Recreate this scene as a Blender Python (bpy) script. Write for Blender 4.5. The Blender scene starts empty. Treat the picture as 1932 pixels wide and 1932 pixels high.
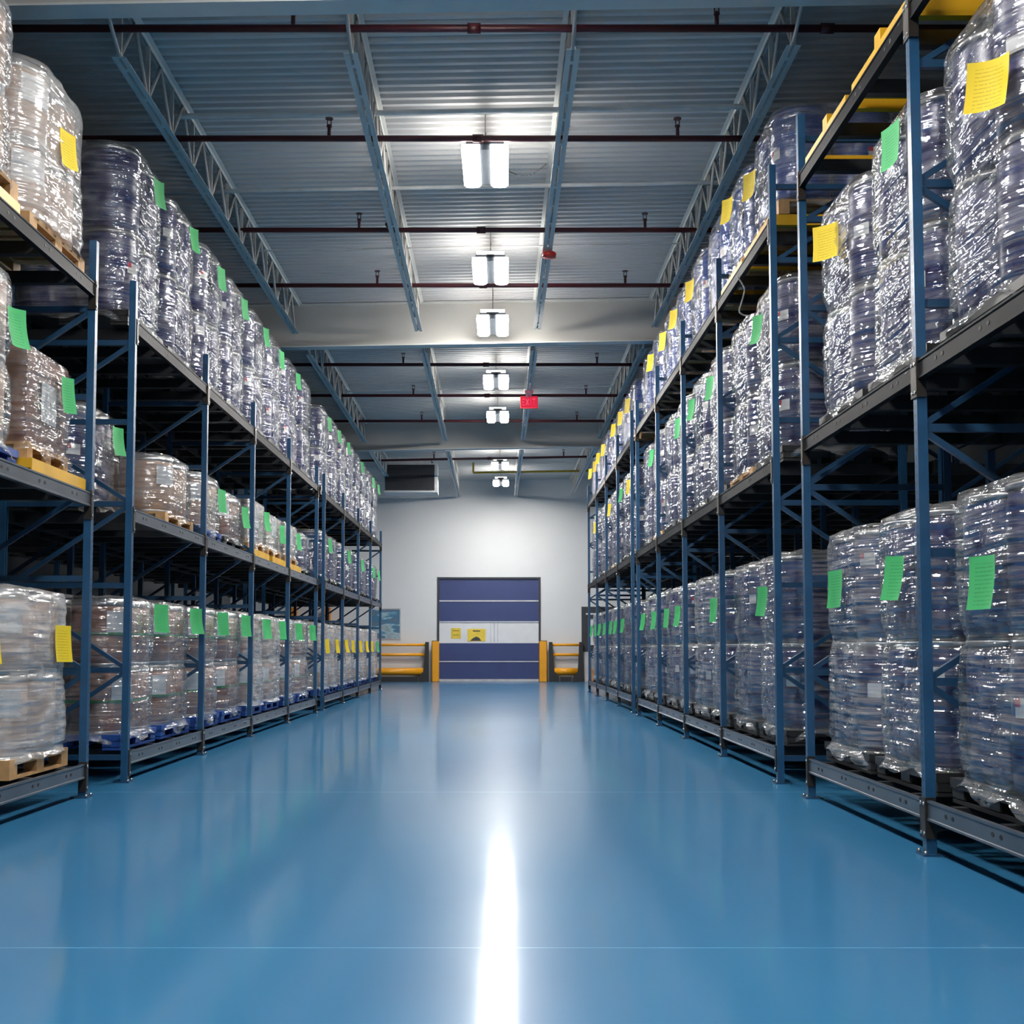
import bpy, math, random
from mathutils import Vector, Matrix, noise
sc = bpy.context.scene
COL = sc.collection
PI = math.pi
rnd = random.Random(7)

# ------------------------------------------------------------------ render view
sc.view_settings.view_transform = 'Standard'
sc.view_settings.look = 'None'
sc.view_settings.gamma = 1.0
sc.view_settings.exposure = 0.0
sc.view_settings.use_curve_mapping = False
cy_ = sc.cycles
cy_.max_bounces = 7
cy_.diffuse_bounces = 4
cy_.glossy_bounces = 4
cy_.transmission_bounces = 3
cy_.transparent_max_bounces = 28
cy_.caustics_reflective = False
cy_.caustics_refractive = False
cy_.sample_clamp_indirect = 8.0

# ------------------------------------------------------------------ camera
F, H = 2250.0, 1.2
TP = 0.061
cam = bpy.data.cameras.new('camera')
co = bpy.data.objects.new('camera', cam)
COL.objects.link(co)
co.location = (0, 0, H)
co.rotation_euler = (PI / 2 + math.atan(TP), 0, 0)
cam.sensor_width = 36.0
cam.lens = F / 1932 * 36
cam.shift_x = 30 / 1932
cam.shift_y = (1222 - F * TP - 966) / 1932
cam.clip_start = 0.05
cam.clip_end = 200
sc.camera = co

# ------------------------------------------------------------------ materials
def _nt(name):
    m = bpy.data.materials.new(name)
    m.use_nodes = True
    nt = m.node_tree
    nt.nodes.clear()
    out = nt.nodes.new('ShaderNodeOutputMaterial')
    return m, nt, out


class G:
    """small helper round a node tree"""
    def __init__(s, nt): s.nt = nt
    def n(s, t, **kw):
        nd = s.nt.nodes.new(t)
        for k, v in kw.items():
            if k.startswith('i_'):
                key = k[2:]
                key = int(key) if key.isdigit() else key.replace('_', ' ')
                nd.inputs[key].default_value = v
            else:
                setattr(nd, k, v)
        return nd
    def l(s, a, b): s.nt.links.new(a, b)
    def math(s, op, a, b=None, c=None, clamp=False):
        nd = s.nt.nodes.new('ShaderNodeMath'); nd.operation = op; nd.use_clamp = clamp
        for i, v in enumerate((a, b, c)):
            if v is None: continue
            if isinstance(v, (int, float)): nd.inputs[i].default_value = v
            else: s.l(v, nd.inputs[i])
        return nd.outputs[0]
    def mix(s, fac, a, b):
        nd = s.nt.nodes.new('ShaderNodeMix'); nd.data_type = 'RGBA'
        for sock, v in ((nd.inputs[0], fac), (nd.inputs[6], a), (nd.inputs[7], b)):
            if isinstance(v, (int, float)): sock.default_value = v
            elif isinstance(v, tuple): sock.default_value = (*v, 1) if len(v) == 3 else v
            else: s.l(v, sock)
        return nd.outputs[2]
    def noise(s, vec, scale, detail=3, rough=0.5):
        nd = s.n('ShaderNodeTexNoise'); nd.inputs['Scale'].default_value = scale
        nd.inputs['Detail'].default_value = detail; nd.inputs['Roughness'].default_value = rough
        if vec is not None: s.l(vec, nd.inputs['Vector'])
        return nd.outputs['Fac']
    def mapping(s, vec, scale=(1, 1, 1), rot=(0, 0, 0), loc=(0, 0, 0)):
        nd = s.n('ShaderNodeMapping')
        nd.inputs['Scale'].default_value = scale; nd.inputs['Rotation'].default_value = rot
        nd.inputs['Location'].default_value = loc
        s.l(vec, nd.inputs['Vector'])
        return nd.outputs[0]
    def ramp(s, fac, pts):
        nd = s.n('ShaderNodeValToRGB')
        e = nd.color_ramp.elements
        while len(e) < len(pts): e.new(0.5)
        for el, (p, c) in zip(e, pts):
            el.position = p
            el.color = (c, c, c, 1) if isinstance(c, (int, float)) else (*c, 1)
        s.l(fac, nd.inputs[0])
        return nd.outputs[0]
    def bump(s, h, strength, dist):
        nd = s.n('ShaderNodeBump'); nd.inputs['Strength'].default_value = strength
        nd.inputs['Distance'].default_value = dist
        s.l(h, nd.inputs['Height'])
        return nd.outputs[0]


def mat(name, col, rough=0.5, metal=0.0, var=0.12, vscale=4.0, bump=0.0, bscale=60.0, coat=0.0, spec=0.5, dirt_or_glint=None):
    m, nt, out = _nt(name)
    g = G(nt)
    p = g.n('ShaderNodeBsdfPrincipled')
    p.inputs['Roughness'].default_value = rough
    p.inputs['Metallic'].default_value = metal
    p.inputs['Specular IOR Level'].default_value = spec
    p.inputs['Coat Weight'].default_value = coat
    p.inputs['Coat Roughness'].default_value = 0.12
    tc = g.n('ShaderNodeTexCoord')
    nz = g.noise(tc.outputs['Object'], vscale, 4)
    dark = tuple(c * (1 - var) for c in col)
    lite = tuple(min(1, c * (1 + var)) for c in col)
    c = g.mix(g.ramp(nz, [(0.3, 0.0), (0.7, 1.0)]), dark, lite)
    if dirt_or_glint:
        nz2 = g.noise(g.mapping(tc.outputs['Object'], dirt_or_glint[2]), dirt_or_glint[1], 5, 0.65)
        c = g.mix(g.ramp(nz2, [(dirt_or_glint[3], 0.0), (dirt_or_glint[3] + 0.1, 1.0)]), c, dirt_or_glint[0])
    g.l(c, p.inputs['Base Color'])
    if bump:
        b = g.bump(g.noise(tc.outputs['Object'], bscale, 3), bump, 0.01)
        g.l(b, p.inputs['Normal'])
    g.l(p.outputs[0], out.inputs[0])
    return m


def film(name, lo, hi, tint=(0.86, 0.87, 0.88), gloss=0.5, rough=0.05, ridge=1.0, seed=0.0):
    """stretch film: clear plastic with milky folds and glossy ridges"""
    m, nt, out = _nt(name)
    g = G(nt)
    tc = g.n('ShaderNodeTexCoord')
    ob = tc.outputs['Object']
    off = g.n('ShaderNodeObjectInfo')
    sh = g.n('ShaderNodeVectorMath', operation='MULTIPLY_ADD')
    sh.inputs[1].default_value = (1, 1, 1)
    cmb = g.n('ShaderNodeCombineXYZ')
    r10 = g.math('MULTIPLY', off.outputs['Random'], 13.0)
    g.l(r10, cmb.inputs[0]); g.l(r10, cmb.inputs[2])
    g.l(ob, sh.inputs[0]); g.l(cmb.outputs[0], sh.inputs[2])
    v = sh.outputs[0]
    n1 = g.noise(g.mapping(v, (1.3, 1.3, 24), (0.15, 0.11, 0)), 1.0, 2, 0.5)
    n2 = g.noise(g.mapping(v, (2.6, 2.6, 18), (-0.32, 0.25, 0.2)), 1.3, 1.5, 0.5)
    n3 = g.noise(v, 5.0, 2, 0.5)
    hgt = g.math('ADD', g.math('MULTIPLY', n1, 1.0), g.math('ADD', g.math('MULTIPLY', n2, 0.55), g.math('MULTIPLY', n3, 0.8)))
    nb = g.bump(hgt, ridge, 0.045)
    milk = g.math('ADD', g.math('MULTIPLY', n2, 0.55), g.math('MULTIPLY', n3, 0.65))
    fac = g.ramp(milk, [(0.42, lo), (0.78, hi)])
    tr = g.n('ShaderNodeBsdfTransparent'); tr.inputs[0].default_value = (0.97, 0.975, 0.98, 1)
    df = g.n('ShaderNodeBsdfDiffuse'); df.inputs[0].default_value = (*tint, 1)
    g.l(nb, df.inputs['Normal'])
    m1 = g.n('ShaderNodeMixShader')
    g.l(fac, m1.inputs[0]); g.l(tr.outputs[0], m1.inputs[1]); g.l(df.outputs[0], m1.inputs[2])
    gl = g.n('ShaderNodeBsdfGlossy'); gl.inputs['Roughness'].default_value = rough
    gl.inputs[0].default_value = (1, 1, 1, 1)
    g.l(nb, gl.inputs['Normal'])
    lw = g.n('ShaderNodeLayerWeight'); lw.inputs['Blend'].default_value = 0.35
    g.l(nb, lw.inputs['Normal'])
    gf = g.math('ADD', g.math('MULTIPLY', lw.outputs['Fresnel'], gloss), 0.115, clamp=True)
    m2 = g.n('ShaderNodeMixShader')
    g.l(gf, m2.inputs[0]); g.l(m1.outputs[0], m2.inputs[1]); g.l(gl.outputs[0], m2.inputs[2])
    g.l(m2.outputs[0], out.inputs[0])
    return m


def paper(name, col):
    """tag sheet with rows of small dark print"""
    m, nt, out = _nt(name)
    g = G(nt)
    tc = g.n('ShaderNodeTexCoord')
    sp = g.n('ShaderNodeSeparateXYZ'); g.l(tc.outputs['UV'], sp.inputs[0])
    u, v = sp.outputs[0], sp.outputs[1]
    row = g.math('FRACT', g.math('MULTIPLY', v, 13.0))
    isrow = g.math('LESS_THAN', row, 0.30)
    nz = g.noise(g.mapping(tc.outputs['UV'], (18, 13, 1)), 1.0, 1)
    word = g.math('GREATER_THAN', nz, 0.42)
    inside = g.math('MULTIPLY', g.math('GREATER_THAN', u, 0.16), g.math('LESS_THAN', u, 0.84))
    inv = g.math('MULTIPLY', g.math('GREATER_THAN', v, 0.08), g.math('LESS_THAN', v, 0.86))
    k = g.math('MULTIPLY', g.math('MULTIPLY', isrow, word), g.math('MULTIPLY', inside, inv))
    c = g.mix(g.math('MULTIPLY', k, 0.36), col, tuple(x * 0.18 for x in col))
    p = g.n('ShaderNodeBsdfPrincipled'); p.inputs['Roughness'].default_value = 0.7
    g.l(c, p.inputs['Base Color'])
    g.l(p.outputs[0], out.inputs[0])
    return m


def emit(name, col, s):
    m, nt, out = _nt(name)
    g = G(nt)
    e = g.n('ShaderNodeEmission'); e.inputs[0].default_value = (*col, 1); e.inputs[1].default_value = s
    g.l(e.outputs[0], out.inputs[0])
    return m


def lens_mat(name, col, s):
    """prismatic lens: throws its light downwards, little to the sides"""
    m, nt, out = _nt(name)
    g = G(nt)
    ge = g.n('ShaderNodeNewGeometry')
    sp = g.n('ShaderNodeSeparateXYZ'); g.l(ge.outputs['True Normal'], sp.inputs[0])
    k = g.math('MULTIPLY', sp.outputs[2], -1.0, clamp=True)
    e = g.n('ShaderNodeEmission'); e.inputs[0].default_value = (*col, 1)
    g.l(g.math('ADD', g.math('MULTIPLY', k, s), s * 0.31), e.inputs[1])
    g.l(e.outputs[0], out.inputs[0])
    return m


def floor_mat():
    m, nt, out = _nt('blue_epoxy_floor')
    g = G(nt)
    tc = g.n('ShaderNodeTexCoord'); ob = tc.outputs['Object']
    sp = g.n('ShaderNodeSeparateXYZ'); g.l(ob, sp.inputs[0])
    nz = g.noise(g.mapping(ob, (0.6, 0.25, 1)), 1.0, 4)
    c = g.mix(g.ramp(nz, [(0.3, 0.0), (0.7, 1.0)]), FLOOR_A, FLOOR_B)
    wob = g.math('MULTIPLY', g.math('SUBTRACT', g.noise(ob, 9.0, 3), 0.5), 0.005)
    jm = None
    for yj in (4.86, 10.02, 20.4, 31.0):
        d = g.math('ABSOLUTE', g.math('SUBTRACT', g.math('ADD', sp.outputs[1], wob), yj))
        k = g.math('SUBTRACT', 1.0, g.math('DIVIDE', d, 0.010 if yj < 6 else 0.022, clamp=True), clamp=True)
        jm = k if jm is None else g.math('MAXIMUM', jm, k)
    c = g.mix(g.math('MULTIPLY', jm, g.math('ADD', 0.15, g.math('MULTIPLY', g.noise(ob, 5.0, 3), 0.7))), c, (0.16, 0.46, 0.72))
    p = g.n('ShaderNodeBsdfPrincipled')
    g.l(c, p.inputs['Base Color'])
    n_r = g.noise(g.mapping(ob, (2.6, 1.4, 1)), 1.0, 5, 0.65)
    g.l(g.math('ADD', g.math('MULTIPLY', n_r, 0.08), 0.065), p.inputs['Roughness'])
    p.inputs['Specular IOR Level'].default_value = 0.40
    p2 = g.n('ShaderNodeBsdfPrincipled')
    g.l(c, p2.inputs['Base Color'])
    p2.inputs['Roughness'].default_value = 0.33
    p2.inputs['Specular IOR Level'].default_value = 0.30
    mx = g.n('ShaderNodeMixShader'); mx.inputs[0].default_value = 0.42
    g.l(p.outputs[0], mx.inputs[1]); g.l(p2.outputs[0], mx.inputs[2])
    g.l(mx.outputs[0], out.inputs[0])
    return m


def post_mat(name, col):
    """painted upright with a column of punched slots on each face"""
    m, nt, out = _nt(name)
    g = G(nt)
    tc = g.n('ShaderNodeTexCoord'); ob = tc.outputs['Object']
    sp = g.n('ShaderNodeSeparateXYZ'); g.l(ob, sp.inputs[0])
    fz = g.math('FRACT', g.math('MULTIPLY', sp.outputs[2], 1 / 0.051))
    hole = g.math('MULTIPLY', g.math('LESS_THAN', g.math('ABSOLUTE', g.math('SUBTRACT', fz, 0.5)), 0.2),
                  g.math('LESS_THAN', g.math('ABSOLUTE', sp.outputs[1]), 0.009))
    nz = g.noise(ob, 7.0, 5)
    c = g.mix(g.ramp(nz, [(0.3, 0.0), (0.7, 1.0)]), tuple(x * 0.85 for x in col), tuple(x * 1.15 for x in col))
    c = g.mix(hole, c, (0.012, 0.012, 0.015))
    p = g.n('ShaderNodeBsdfPrincipled')
    p.inputs['Roughness'].default_value = 0.33
    g.l(c, p.inputs['Base Color'])
    g.l(p.outputs[0], out.inputs[0])
    return m


def picture_mat():
    m, nt, out = _nt('board_picture')
    g = G(nt)
    tc = g.n('ShaderNodeTexCoord')
    nz = g.noise(g.mapping(tc.outputs['Object'], (0.9, 1, 3.2), (0, 0.5, 0)), 1.2, 4)
    r = g.n('ShaderNodeValToRGB')
    e = r.color_ramp.elements
    for _ in range(3): e.new(0.5)
    for el, (p, c) in zip(e, [(0.30, (0.05, 0.13, 0.22)), (0.42, (0.16, 0.19, 0.22)), (0.52, (0.04, 0.2, 0.36)), (0.58, (0.4, 0.55, 0.62)), (0.72, (0.18, 0.2, 0.22))]):
        el.position = p; el.color = (*c, 1)
    g.l(nz, r.inputs[0])
    p = g.n('ShaderNodeBsdfPrincipled'); p.inputs['Roughness'].default_value = 0.3
    g.l(r.outputs[0], p.inputs['Base Color'])
    g.l(p.outputs[0], out.inputs[0])
    return m


FLOOR_A = (0.023, 0.125, 0.258)
FLOOR_B = (0.031, 0.158, 0.305)
LAMP = 160.0
M = dict(
    floor=floor_mat(),
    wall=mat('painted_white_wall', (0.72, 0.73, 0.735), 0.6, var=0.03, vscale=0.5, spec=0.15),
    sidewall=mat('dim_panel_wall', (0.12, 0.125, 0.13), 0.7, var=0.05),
    deck=mat('painted_roof_deck', (0.56, 0.56, 0.55), 0.55, var=0.04, vscale=0.7),
    steelwhite=mat('white_painted_steel', (0.68, 0.68, 0.65), 0.45, var=0.05),
    girder=mat('cream_painted_girder', (0.54, 0.525, 0.49), 0.6, var=0.04, vscale=1.0),
    redpipe=mat('dark_red_pipe', (0.055, 0.006, 0.010), 0.4),
    brass=mat('dull_brass', (0.18, 0.12, 0.06), 0.4, 0.6),
    conduit=mat('pale_conduit', (0.84, 0.82, 0.78), 0.4),
    wire=mat('grey_wire', (0.12, 0.12, 0.12), 0.5),
    lens=lens_mat('lit_lens', (1.0, 0.965, 0.92), LAMP),
    housing2=mat('grey_strap', (0.30, 0.30, 0.30), 0.5),
    lensend=emit('lit_lens_end', (1.0, 0.97, 0.93), 2.2),
    uplight=emit('uplight_lens', (1.0, 0.97, 0.93), 2.0),
    housing=mat('lamp_housing', (0.035, 0.042, 0.05), 0.6, spec=0.1),
    post=post_mat('blue_upright_paint', (0.013, 0.066, 0.145)),
    brace=mat('blue_brace_paint', (0.009, 0.045, 0.10), 0.38),
    beam=mat('worn_steel_painted_glints', (0.012, 0.013, 0.015), 0.38, 0.0, var=0.25, spec=0.03, dirt_or_glint=((0.55, 0.55, 0.55), 3.0, (1, 1.2, 16), 0.66)),  # pale patches: wear, and lamp glints painted into the colour
    beamgrey=mat('grey_beam_paint', (0.085, 0.10, 0.12), 0.28, 0.35, var=0.15, dirt_or_glint=((0.6, 0.6, 0.6), 3.0, (1, 1.2, 16), 0.68)),
    conn=mat('rusty_black_connector', (0.022, 0.018, 0.015), 0.42, 0.3, var=0.3, dirt_or_glint=((0.12, 0.08, 0.05), 6.0, (1, 1, 1), 0.62)),
    hole=mat('dark_hole', (0.006, 0.006, 0.007), 0.6),
    bolt=mat('zinc_bolt', (0.6, 0.6, 0.6), 0.25, 0.9),
    rail=mat('dark_lane_rail', (0.03, 0.033, 0.037), 0.35, 0.5, var=0.3),
    yellow=mat('yellow_cart_paint', (0.60, 0.33, 0.010), 0.38, var=0.1),
    guard=mat('safety_yellow', (0.85, 0.36, 0.012), 0.35, var=0.04),
    guardblack=mat('black_polymer', (0.018, 0.018, 0.02), 0.5),
    navy=mat('navy_plastic', (0.026, 0.026, 0.115), 0.3, var=0.12, vscale=3),
    navyb=mat('blue_plastic', (0.016, 0.045, 0.16), 0.3, var=0.12, vscale=3),
    royal=mat('royal_blue_plastic', (0.012, 0.055, 0.27), 0.28, var=0.1),
    lidring=mat('galvanised_ring', (0.42, 0.42, 0.42), 0.3, 0.8),
    blacklid=mat('black_drum_lid', (0.03, 0.03, 0.032), 0.4),
    brown=mat('brown_fibreboard', (0.225, 0.105, 0.065), 0.45, var=0.10, vscale=2),
    tan=mat('tan_fibreboard', (0.40, 0.26, 0.18), 0.5, var=0.08, vscale=2),
    carton=mat('pale_carton', (0.56, 0.49, 0.42), 0.6, var=0.06),
    strap=mat('green_strap', (0.03, 0.20, 0.05), 0.35),
    white=mat('white_label', (0.72, 0.72, 0.72), 0.6, var=0.05),
    red=mat('red_mark', (0.55, 0.03, 0.05), 0.5),
    blackpallet=mat('black_plastic_pallet', (0.020, 0.021, 0.022), 0.42, var=0.25),
    bluepallet=mat('blue_plastic_pallet', (0.012, 0.06, 0.27), 0.4, var=0.15),
    wood=mat('pallet_wood', (0.45, 0.27, 0.12), 0.65, var=0.22, vscale=9),
    film=film('stretch_film', 0.0, 0.18, gloss=0.5),
    filmheavy=film('thick_stretch_film', 0.02, 0.30, gloss=0.5),
    filmbag=film('milky_plastic_bag', 0.10, 0.44, tint=(0.86, 0.85, 0.84), gloss=0.5, rough=0.12, ridge=0.5),
    green=paper('green_tag_paper', (0.045, 0.36, 0.115)),
    yell=paper('yellow_tag_paper', (0.66, 0.49, 0.010)),
    doorblue=mat('blue_door_fabric', (0.030, 0.050, 0.165), 0.45, var=0.06, vscale=1.5, bump=0.12, bscale=2.0),
    doorwhite=mat('white_door_fabric', (0.72, 0.73, 0.75), 0.3, var=0.03),
    alu=mat('aluminium', (0.55, 0.56, 0.6), 0.35, 0.3),
    darkframe=mat('dark_frame_paint', (0.035, 0.038, 0.045), 0.5),
    grille=mat('dark_coil_face', (0.022, 0.024, 0.03), 0.6),
    unit=mat('unit_casing', (0.6, 0.62, 0.63), 0.4),
    gas=mat('yellow_gas_pipe', (0.42, 0.30, 0.02), 0.4),
    orange=mat('orange_paint', (0.75, 0.25, 0.015), 0.45),
    exitred=emit('red_sign_face', (1.0, 0.035, 0.09), 0.75),
    exitletter=emit('lit_sign_letters', (1.0, 0.12, 0.20), 0.95),
    alarm=mat('red_alarm_plastic', (0.45, 0.02, 0.015), 0.4),
    dome=mat('black_dome', (0.02, 0.02, 0.022), 0.15),
    picture=picture_mat(),
)


# ------------------------------------------------------------------ mesh building
class MB:
    def __init__(s):
        s.v, s.f, s.m, s.sm = [], [], [], []
        s.mats = []
        s.cur = 0
    def use(s, mt):
        if mt not in s.mats: s.mats.append(mt)
        s.cur = s.mats.index(mt)
        return s
    def face(s, idx, smooth=False):
        s.f.append(idx); s.m.append(s.cur); s.sm.append(smooth)
    def box(s, x0, x1, y0, y1, z0, z1):
        b = len(s.v)
        s.v += [(x, y, z) for z in (z0, z1) for y in (y0, y1) for x in (x0, x1)]
        for q in ((0, 2, 3, 1), (4, 5, 7, 6), (0, 1, 5, 4), (2, 6, 7, 3), (0, 4, 6, 2), (1, 3, 7, 5)):
            s.face([b + i for i in q])
        return s
    def prism(s, prof, p0, p1, ax, ay, smooth=False, caps=True):
        """profile (list of (a,b)) swept from p0 to p1, a along ax and b along ay"""
        p0, p1, ax, ay = Vector(p0), Vector(p1), Vector(ax), Vector(ay)
        n = len(prof); b = len(s.v)
        for p in (p0, p1):
            for (a, c) in prof: s.v.append(tuple(p + ax * a + ay * c))
        flip = (ax.cross(ay)).dot(p1 - p0) < 0
        area = sum(prof[i][0] * prof[(i + 1) % n][1] - prof[(i + 1) % n][0] * prof[i][1] for i in range(n))
        if area < 0: flip = not flip
        for i in range(n):
            j = (i + 1) % n
            q = [b + i, b + j, b + n + j, b + n + i]
            s.face(q[::-1] if flip else q, smooth)
        if caps:
            c0 = [b + i for i in range(n)]; c1 = [b + n + i for i in range(n)]
            s.face(c0 if flip else c0[::-1]); s.face(c1[::-1] if flip else c1)
        return s
    def bar(s, p0, p1, w, h, up=(0, 0, 1)):
        p0, p1 = Vector(p0), Vector(p1)
        d = (p1 - p0).normalized()
        ax = d.cross(Vector(up))
        if ax.length < 1e-4: ax = Vector((1, 0, 0))
        ax.normalize(); ay = ax.cross(d).normalized()
        return s.prism([(-w / 2, -h / 2), (w / 2, -h / 2), (w / 2, h / 2), (-w / 2, h / 2)], p0, p1, ax, ay)
    def tube(s, p0, p1, r, n=12, caps=True):
        p0, p1 = Vector(p0), Vector(p1)
        d = (p1 - p0).normalized()
        ax = d.cross(Vector((0, 0, 1)))
        if ax.length < 1e-4: ax = Vector((1, 0, 0))
        ax.normalize(); ay = ax.cross(d).normalized()
        pr = [(r * math.cos(2 * PI * i / n), r * math.sin(2 * PI * i / n)) for i in range(n)]
        return s.prism(pr, p0, p1, ax, ay, True, caps)
    def path(s, pts, r, n=8):
        for a, b in zip(pts, pts[1:]): s.tube(a, b, r, n)
        return s
    def lathe(s, prof, n=24, c=(0, 0, 0), smooth=True):
        b = len(s.v); k = len(prof)
        for i in range(n):
            a = 2 * PI * i / n
            for (r, z) in prof: s.v.append((c[0] + r * math.cos(a), c[1] + r * math.sin(a), c[2] + z))
        for i in range(n):
            j = (i + 1) % n
            for q in range(k - 1):
                s.face([b + i * k + q, b + j * k + q, b + j * k + q + 1, b + i * k + q + 1], smooth)
        s.face([b + i * k for i in range(n)][::-1]); s.face([b + i * k + k - 1 for i in range(n)])
        return s
    def mesh(s, name, mt=None):
        me = bpy.data.meshes.new(name)
        me.from_pydata([tuple(v) for v in s.v], [], s.f)
        ms = s.mats if s.mats else [mt]
        for x in ms: me.materials.append(x)
        me.polygons.foreach_set('material_index', s.m)
        me.polygons.foreach_set('use_smooth', s.sm)
        me.update()
        return me
    def build(s, name, mt=None, parent=None, loc=(0, 0, 0)):
        return link(name, s.mesh(name, mt), parent, loc)


def link(name, me, parent=None, loc=(0, 0, 0), rot=(0, 0, 0)):
    o = bpy.data.objects.new(name, me)
    COL.objects.link(o)
    o.location = loc; o.rotation_euler = rot
    if parent: o.parent = parent
    return o


def tag(o, label, cat, group=None):
    o['label'] = label; o['category'] = cat
    if group: o['group'] = group
    return o


def thing(name, label, cat, loc=(0, 0, 0), rz=0.0, group=None):
    o = bpy.data.objects.new(name, None)
    COL.objects.link(o)
    o.empty_display_size = 0.2
    o.location = loc; o.rotation_euler = (0, 0, rz)
    return tag(o, label, cat, group)


def struct(name, mb, mt=None, loc=(0, 0, 0)):
    o = mb.build(name, mt, None, loc)
    o['kind'] = 'structure'
    return o


ORD = ['first', 'second', 'third', 'fourth', 'fifth', 'sixth', 'seventh', 'eighth', 'ninth', 'tenth', 'eleventh', 'twelfth',
       'thirteenth', 'fourteenth', 'fifteenth', 'sixteenth', 'seventeenth', 'eighteenth', 'nineteenth', 'twentieth', 'twenty-first', 'twenty-second', 'twenty-third', 'twenty-fourth']

# ------------------------------------------------------------------ the room
YW = 42.6            # end wall
YB = -6.0            # wall behind the camera
XS = 9.5             # side walls
ZD = 7.22            # roof deck
SL = 0.018           # roof fall


def rz(x): return SL * x


struct('floor', MB().box(-XS, XS, YB, YW, -0.1, 0), M['floor'])
mb = MB()
y = YB
ys = []
while y < YW:
    ys += [(y, 0), (y + 0.055, 0), (y + 0.075, 0.04), (y + 0.132, 0.04)]
    y += 0.152
nv = len(ys)
for (yy, zz) in ys:
    for x in (-XS, XS): mb.v.append((x, yy, ZD + zz + rz(x)))
for i in range(nv - 1): mb.face([2 * i, 2 * i + 2, 2 * i + 3, 2 * i + 1])
b = len(mb.v)
mb.v += [(-XS, YB, ZD + 0.15 + rz(-XS)), (XS, YB, ZD + 0.15 + rz(XS)), (XS, YW, ZD + 0.15 + rz(XS)), (-XS, YW, ZD + 0.15 + rz(-XS))]
mb.face([b, b + 1, b + 2, b + 3])
struct('ceiling', mb, M['deck'])


def wx(px, Y=YW): return (px - 936) * Y / F
def wz(py, Y=YW, base=H): return base + (1222 - py) * Y / F


# end wall with the door opening
DX0, DX1, DZ = wx(825), wx(1020), wz(1089)
mb = MB()
mb.box(-XS, DX0, YW, YW + 0.2, 0, 7.6); mb.box(DX1, XS, YW, YW + 0.2, 0, 7.6); mb.box(DX0, DX1, YW, YW + 0.2, DZ, 7.6)
struct('wall_back', mb, M['wall'])
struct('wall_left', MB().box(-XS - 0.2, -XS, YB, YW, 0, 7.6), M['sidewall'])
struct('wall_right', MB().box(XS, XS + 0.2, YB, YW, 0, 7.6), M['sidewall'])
struct('wall_front', MB().box(-XS, XS, YB - 0.2, YB, 0, 7.6), M['wall'])

# roll-up fabric door
door = MB()
door.use(M['darkframe'])
door.box(DX0, DX0 + 0.07, YW - 0.03, YW + 0.16, 0, DZ); door.box(DX1 - 0.07, DX1, YW - 0.03, YW + 0.16, 0, DZ)
door.box(DX0 + 0.07, DX1 - 0.07, YW + 0.02, YW + 0.16, DZ - 0.06, DZ)
dr = door.build('door_1', None)
dr['kind'] = 'structure'
def dpan(name, y0, y1, mt, yo=0.08, th=0.02):
    return MB().box(DX0 + 0.07, DX1 - 0.07, YW + yo, YW + yo + th, max(wz(y1), 0.0), wz(y0)).build(name, mt, dr)
for (a, b_) in ((1091, 1132.5), (1135, 1173), (1213.5, 1247), (1249, 1281)): dpan('fabric_panel', a, b_, M['doorblue'])
dpan('vision_panel', 1173, 1213.5, M['doorwhite'], 0.085)
for (a, b_) in ((1132.5, 1135), (1172, 1174), (1247, 1249), (1281, 1286)): dpan('stiffener_bar', a, b_, M['alu'], 0.06, 0.03)
def dsign(x0, x1, y0, y1):
    s = MB().box(wx(x0), wx(x1), YW + 0.077, YW + 0.084, wz(y1), wz(y0)).build('warning_sign', M['yell2'], dr)
    return s
M['yell2'] = mat('yellow_sign_face', (0.80, 0.58, 0.06), 0.5, var=0.1)
dsign(851, 869.5, 1185, 1205); dsign(882, 916, 1186.5, 1210)
mk = MB(); mk.box(wx(892), wx(906), YW + 0.072, YW + 0.077, wz(1191.5), wz(1189.5)); mk.build('sign_heading', M['darkframe'], dr)
mk = MB(); zc = wz(1209)
mk.prism([(wx(887), zc), (wx(908), zc), (wx(904), wz(1203)), (wx(898), wz(1201)), (wx(891), wz(1205))], (0, YW + 0.072, 0), (0, YW + 0.077, 0), (1, 0, 0), (0, 0, 1))
mk.build('sign_symbol', M['darkframe'], dr)
mk = MB(); mk.box(wx(854), wx(866), YW + 0.072, YW + 0.077, wz(1191), wz(1189)); mk.box(wx(854), wx(866), YW + 0.072, YW + 0.077, wz(1199), wz(1197.5))
mk.build('sign_print', M['gas'], dr)
for a, b_ in ((925, 926.5), (931, 934), (938, 940)):
    MB().box(wx(a), wx(b_), YW + 0.075, YW + 0.085, wz(1212), wz(1175)).build('panel_seam', M['alu'], dr)

# guard columns beside the door
for (a, b_, w) in ((816, 829.5, 'left jamb of the blue roll-up door'), (1016.5, 1031, 'right jamb of the blue roll-up door')):
    x0, x1 = wx(a), wx(b_)
    t = thing('guard_column', 'square yellow guard column standing at the ' + w, 'bollard', ((x0 + x1) / 2, YW - 0.30, 0), 0, 'yellow door guards')
    w_ = (x1 - x0) / 2
    pr = [(-w_, -w_ + 0.03), (-w_ + 0.03, -w_), (w_ - 0.03, -w_), (w_, -w_ + 0.03), (w_, w_ - 0.03), (w_ - 0.03, w_), (-w_ + 0.03, w_), (-w_, w_ - 0.03)]
    MB().prism(pr, (0, 0, 0.012), (0, 0, 1.43), (1, 0, 0), (0, 1, 0)).build('column_tube', M['guard'], t)
    MB().box(-w_ - 0.03, w_ + 0.03, -w_ - 0.03, w_ + 0.03, 0, 0.012).build('base_plate', M['guardblack'], t)
    MB().prism([(p * 0.96, q * 0.96) for p, q in pr], (0, 0, 1.43), (0, 0, 1.45), (1, 0, 0), (0, 1, 0)).build('top_cap', M['darkframe'], t)


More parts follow.
